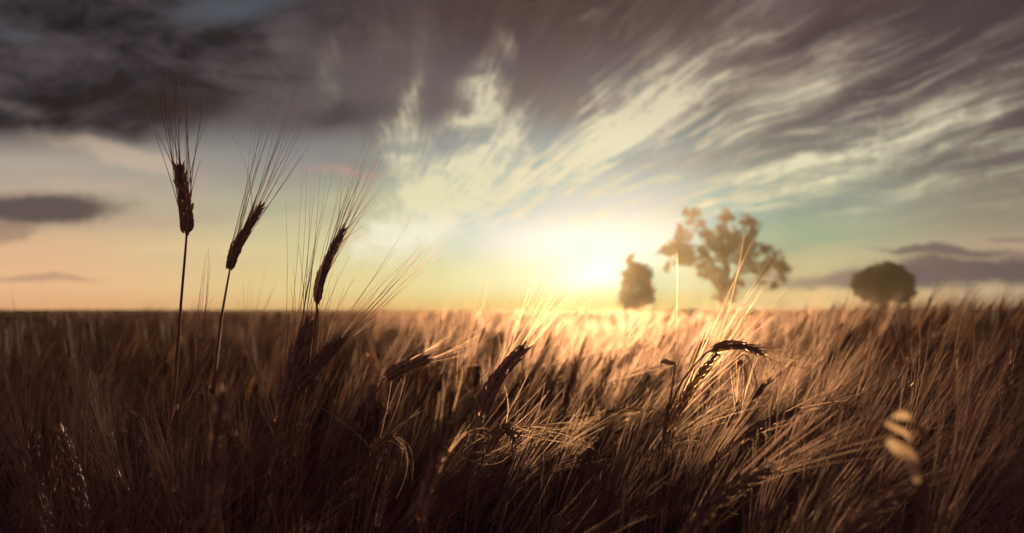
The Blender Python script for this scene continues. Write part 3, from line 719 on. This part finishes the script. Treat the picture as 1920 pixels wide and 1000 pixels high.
# ---------------------------------------------------------------- trees across the field
def tree(name, label, base, Y, clumps, limbs, leaf=.2, dens=1.0, seed=1, depth=1.0, grow=1.0):
    rnd = random.Random(seed); foot = at(base, HZ, Y); foot.z = gh(foot.x, Y)
    root = empty(name, foot, label, 'tree')
    def P(px, py, dy=0): v = at(px, py, Y); v.y += dy; return v
    mb = MB()
    for li, (pts, r) in enumerate(limbs):
        L = smooth_line([P(*p) if i or li else Vector((foot.x, Y, foot.z - .2)) for i, p in enumerate(pts)], 10)
        L = [q + Vector((rnd.uniform(-.06, .06), rnd.uniform(-.06, .06), 0)) * (i > 0) for i, q in enumerate(L)]
        mb.tube(L, [r * (1 - .7 * i / 9) for i in range(10)], 7)
    ctr = limbs[0][0][-1]
    for (cx, cy, r) in clumps:                            # a twig out to every clump
        c = P(cx, cy, 0); s = P(*limbs[rnd.randrange(len(limbs))][0][-1])
        best = min((P(*q) for l in limbs for q in l[0][1:]), key=lambda q: (q - c).length)
        m_ = best.lerp(c, .5) + Vector((0, rnd.uniform(-.3, .3), .2)); mb.tube([best, m_, c], [.07, .05, .02], 5)
    mb.build('trunk', M_bark, root, foot)
    V = []; F = []
    for (cx, cy, r) in clumps:
        c = P(cx, cy, rnd.uniform(-1, 1) * depth); R_ = r / FX * Y * grow
        subs = [c + Vector((rnd.gauss(0, .45), rnd.gauss(0, .5), rnd.gauss(0, .42))) * R_ for _ in range(11)] + [c]
        for i in range(int(430 * dens * (R_ / 1.0) ** 1.6)):
            o = rnd.choice(subs); v = Vector((rnd.gauss(0, 1), rnd.gauss(0, 1), rnd.gauss(0, 1))).normalized() * (rnd.random() ** .45) * R_ * .52
            q = o + v; s = leaf * rnd.uniform(.5, 1.2)
            a = Vector((rnd.gauss(0, 1), rnd.gauss(0, 1), rnd.gauss(0, 1))).normalized(); b = a.orthogonal().normalized()
            n0 = len(V); V += [q - a * s, q + b * s * .45, q + a * s, q - b * s * .45]; F.append((n0, n0 + 1, n0 + 2, n0 + 3))
    m = MB(); m.v = V; m.f = F; m.build('crown', M_fol, root, foot, smooth=False)
    return root
BIG = [(1362, 402, 17), (1405, 418, 18), (1412, 440, 14), (1322, 440, 17), (1345, 448, 14), (1364, 438, 20), (1385, 452, 18), (1368, 462, 20), (1395, 470, 17), (1340, 472, 15),
       (1322, 490, 15), (1380, 485, 15), (1412, 482, 14), (1430, 470, 14), (1446, 485, 17), (1460, 510, 18), (1440, 508, 13), (1448, 532, 10), (1360, 500, 13), (1332, 508, 14), (1322, 522, 9),
       (1392, 502, 12), (1352, 522, 13), (1370, 548, 10), (1348, 545, 8), (1300, 408, 15), (1316, 420, 10), (1288, 395, 8), (1265, 455, 16), (1285, 450, 15), (1260, 478, 16), (1290, 474, 17), (1275, 495, 14), (1300, 492, 13), (1252, 500, 8), (1308, 516, 8),
       (1276, 435, 12), (1246, 462, 8), (1470, 524, 7), (1350, 530, 12), (1370, 534, 12), (1346, 556, 8), (1372, 560, 8), (1384, 530, 10), (1418, 505, 11), (1356, 480, 14), (1400, 455, 12), (1336, 455, 10), (1425, 525, 9), (1312, 470, 11), (1310, 500, 10)]
SM = [(1195, 520, 20), (1180, 530, 17), (1212, 528, 17), (1195, 505, 15), (1182, 512, 12), (1210, 512, 12), (1190, 550, 20), (1210, 552, 18), (1172, 552, 14), (1180, 492, 6), (1188, 500, 7), (1200, 565, 18), (1178, 566, 14), (1218, 566, 12), (1182, 484, 4)]
rs = random.Random(8)
SM = [(x + rs.uniform(-.5, .5) * r, y + rs.uniform(-.5, .5) * r, max(4, r * .62)) for x, y, r in SM for _ in range(3)]
BIG = [(x + rs.gauss(0, .42) * r, y + rs.gauss(0, .42) * r, max(5, r * .66)) for x, y, r in BIG for _ in range(3)]
tree('broad_tree', 'tall broad tree with a loose open crown of separate leaf clumps on a short trunk', 1357, 120,
     BIG, [([(1357, 580), (1356, 560), (1362, 530), (1366, 470)], .42), ([(1358, 555), (1376, 520), (1400, 480), (1406, 430)], .2), ([(1357, 550), (1345, 515), (1328, 480), (1322, 445)], .2),
           ([(1360, 540), (1330, 510), (1290, 485), (1268, 465)], .16), ([(1362, 535), (1410, 500), (1445, 490), (1462, 512)], .16), ([(1366, 480), (1364, 440), (1362, 405)], .14), ([(1328, 480), (1306, 430), (1295, 405)], .1)], leaf=.11, dens=2.4, seed=3, grow=1.1)
tree('small_tree', 'small bushy tree glowing orange right beside the setting sun', 1195, 110, SM, [([(1195, 580), (1195, 560), (1194, 530), (1188, 500)], .22), ([(1195, 565), (1184, 545), (1178, 525)], .12), ([(1195, 560), (1208, 540), (1212, 518)], .12)], leaf=.14, dens=3.0, seed=4, grow=1.2)
random.seed(77)
def fill(cx, cy, rx, ry, n, r, flat=.55):
    L = []
    while len(L) < n:
        a, q = random.uniform(0, 6.28), random.random() ** .5
        x, y = math.cos(a) * q, math.sin(a) * q
        if y > flat: continue
        L.append((cx + x * (rx - r), cy + y * (ry - r), r * random.uniform(.7, 1.25)))
    return L
RD = fill(1658, 537, 59, 45, 150, 8, .72)
tree('round_tree', 'low round dense dark tree standing alone at the right on the horizon', 1658, 105, RD,
     [([(1658, 580), (1658, 562), (1657, 540), (1658, 515)], .26), ([(1652, 578), (1646, 555), (1632, 535)], .15), ([(1662, 578), (1672, 555), (1688, 530)], .15), ([(1640, 580), (1636, 560), (1622, 545)], .1), ([(1674, 580), (1684, 562), (1700, 545)], .1)], leaf=.14, dens=3.6, seed=6, grow=1.1)

# ---------------------------------------------------------------- evening haze
def hz_b(t, o):
    v = t.nodes.new('ShaderNodeVolumePrincipled'); v.inputs['Color'].default_value = HAZE_C + (1,)
    v.inputs['Density'].default_value = HAZE_D; v.inputs['Anisotropy'].default_value = HAZE_G
    t.links.new(v.outputs[0], o.inputs['Volume'])
M_hz = mat('haze_air', hz_b); M_hz.volume_intersection_method if hasattr(M_hz, 'volume_intersection_method') else None
x0, x1, y0_, y1_, z0, z1 = -300, 300, -30, HAZE_END, -1.5, HAZE_TOP
mb = MB(); mb.v = [Vector(p) for p in [(x0, y0_, z0), (x1, y0_, z0), (x1, y1_, z0), (x0, y1_, z0), (x0, y0_, z1), (x1, y0_, z1), (x1, y1_, z1), (x0, y1_, z1)]]
mb.f = [(3, 2, 1, 0), (4, 5, 6, 7), (0, 1, 5, 4), (1, 2, 6, 5), (2, 3, 7, 6), (3, 0, 4, 7)]
hz = mb.build('haze', M_hz, smooth=False); hz['kind'] = 'stuff'; hz['label'] = 'thin golden evening haze lying over the whole field'; hz['category'] = 'haze'
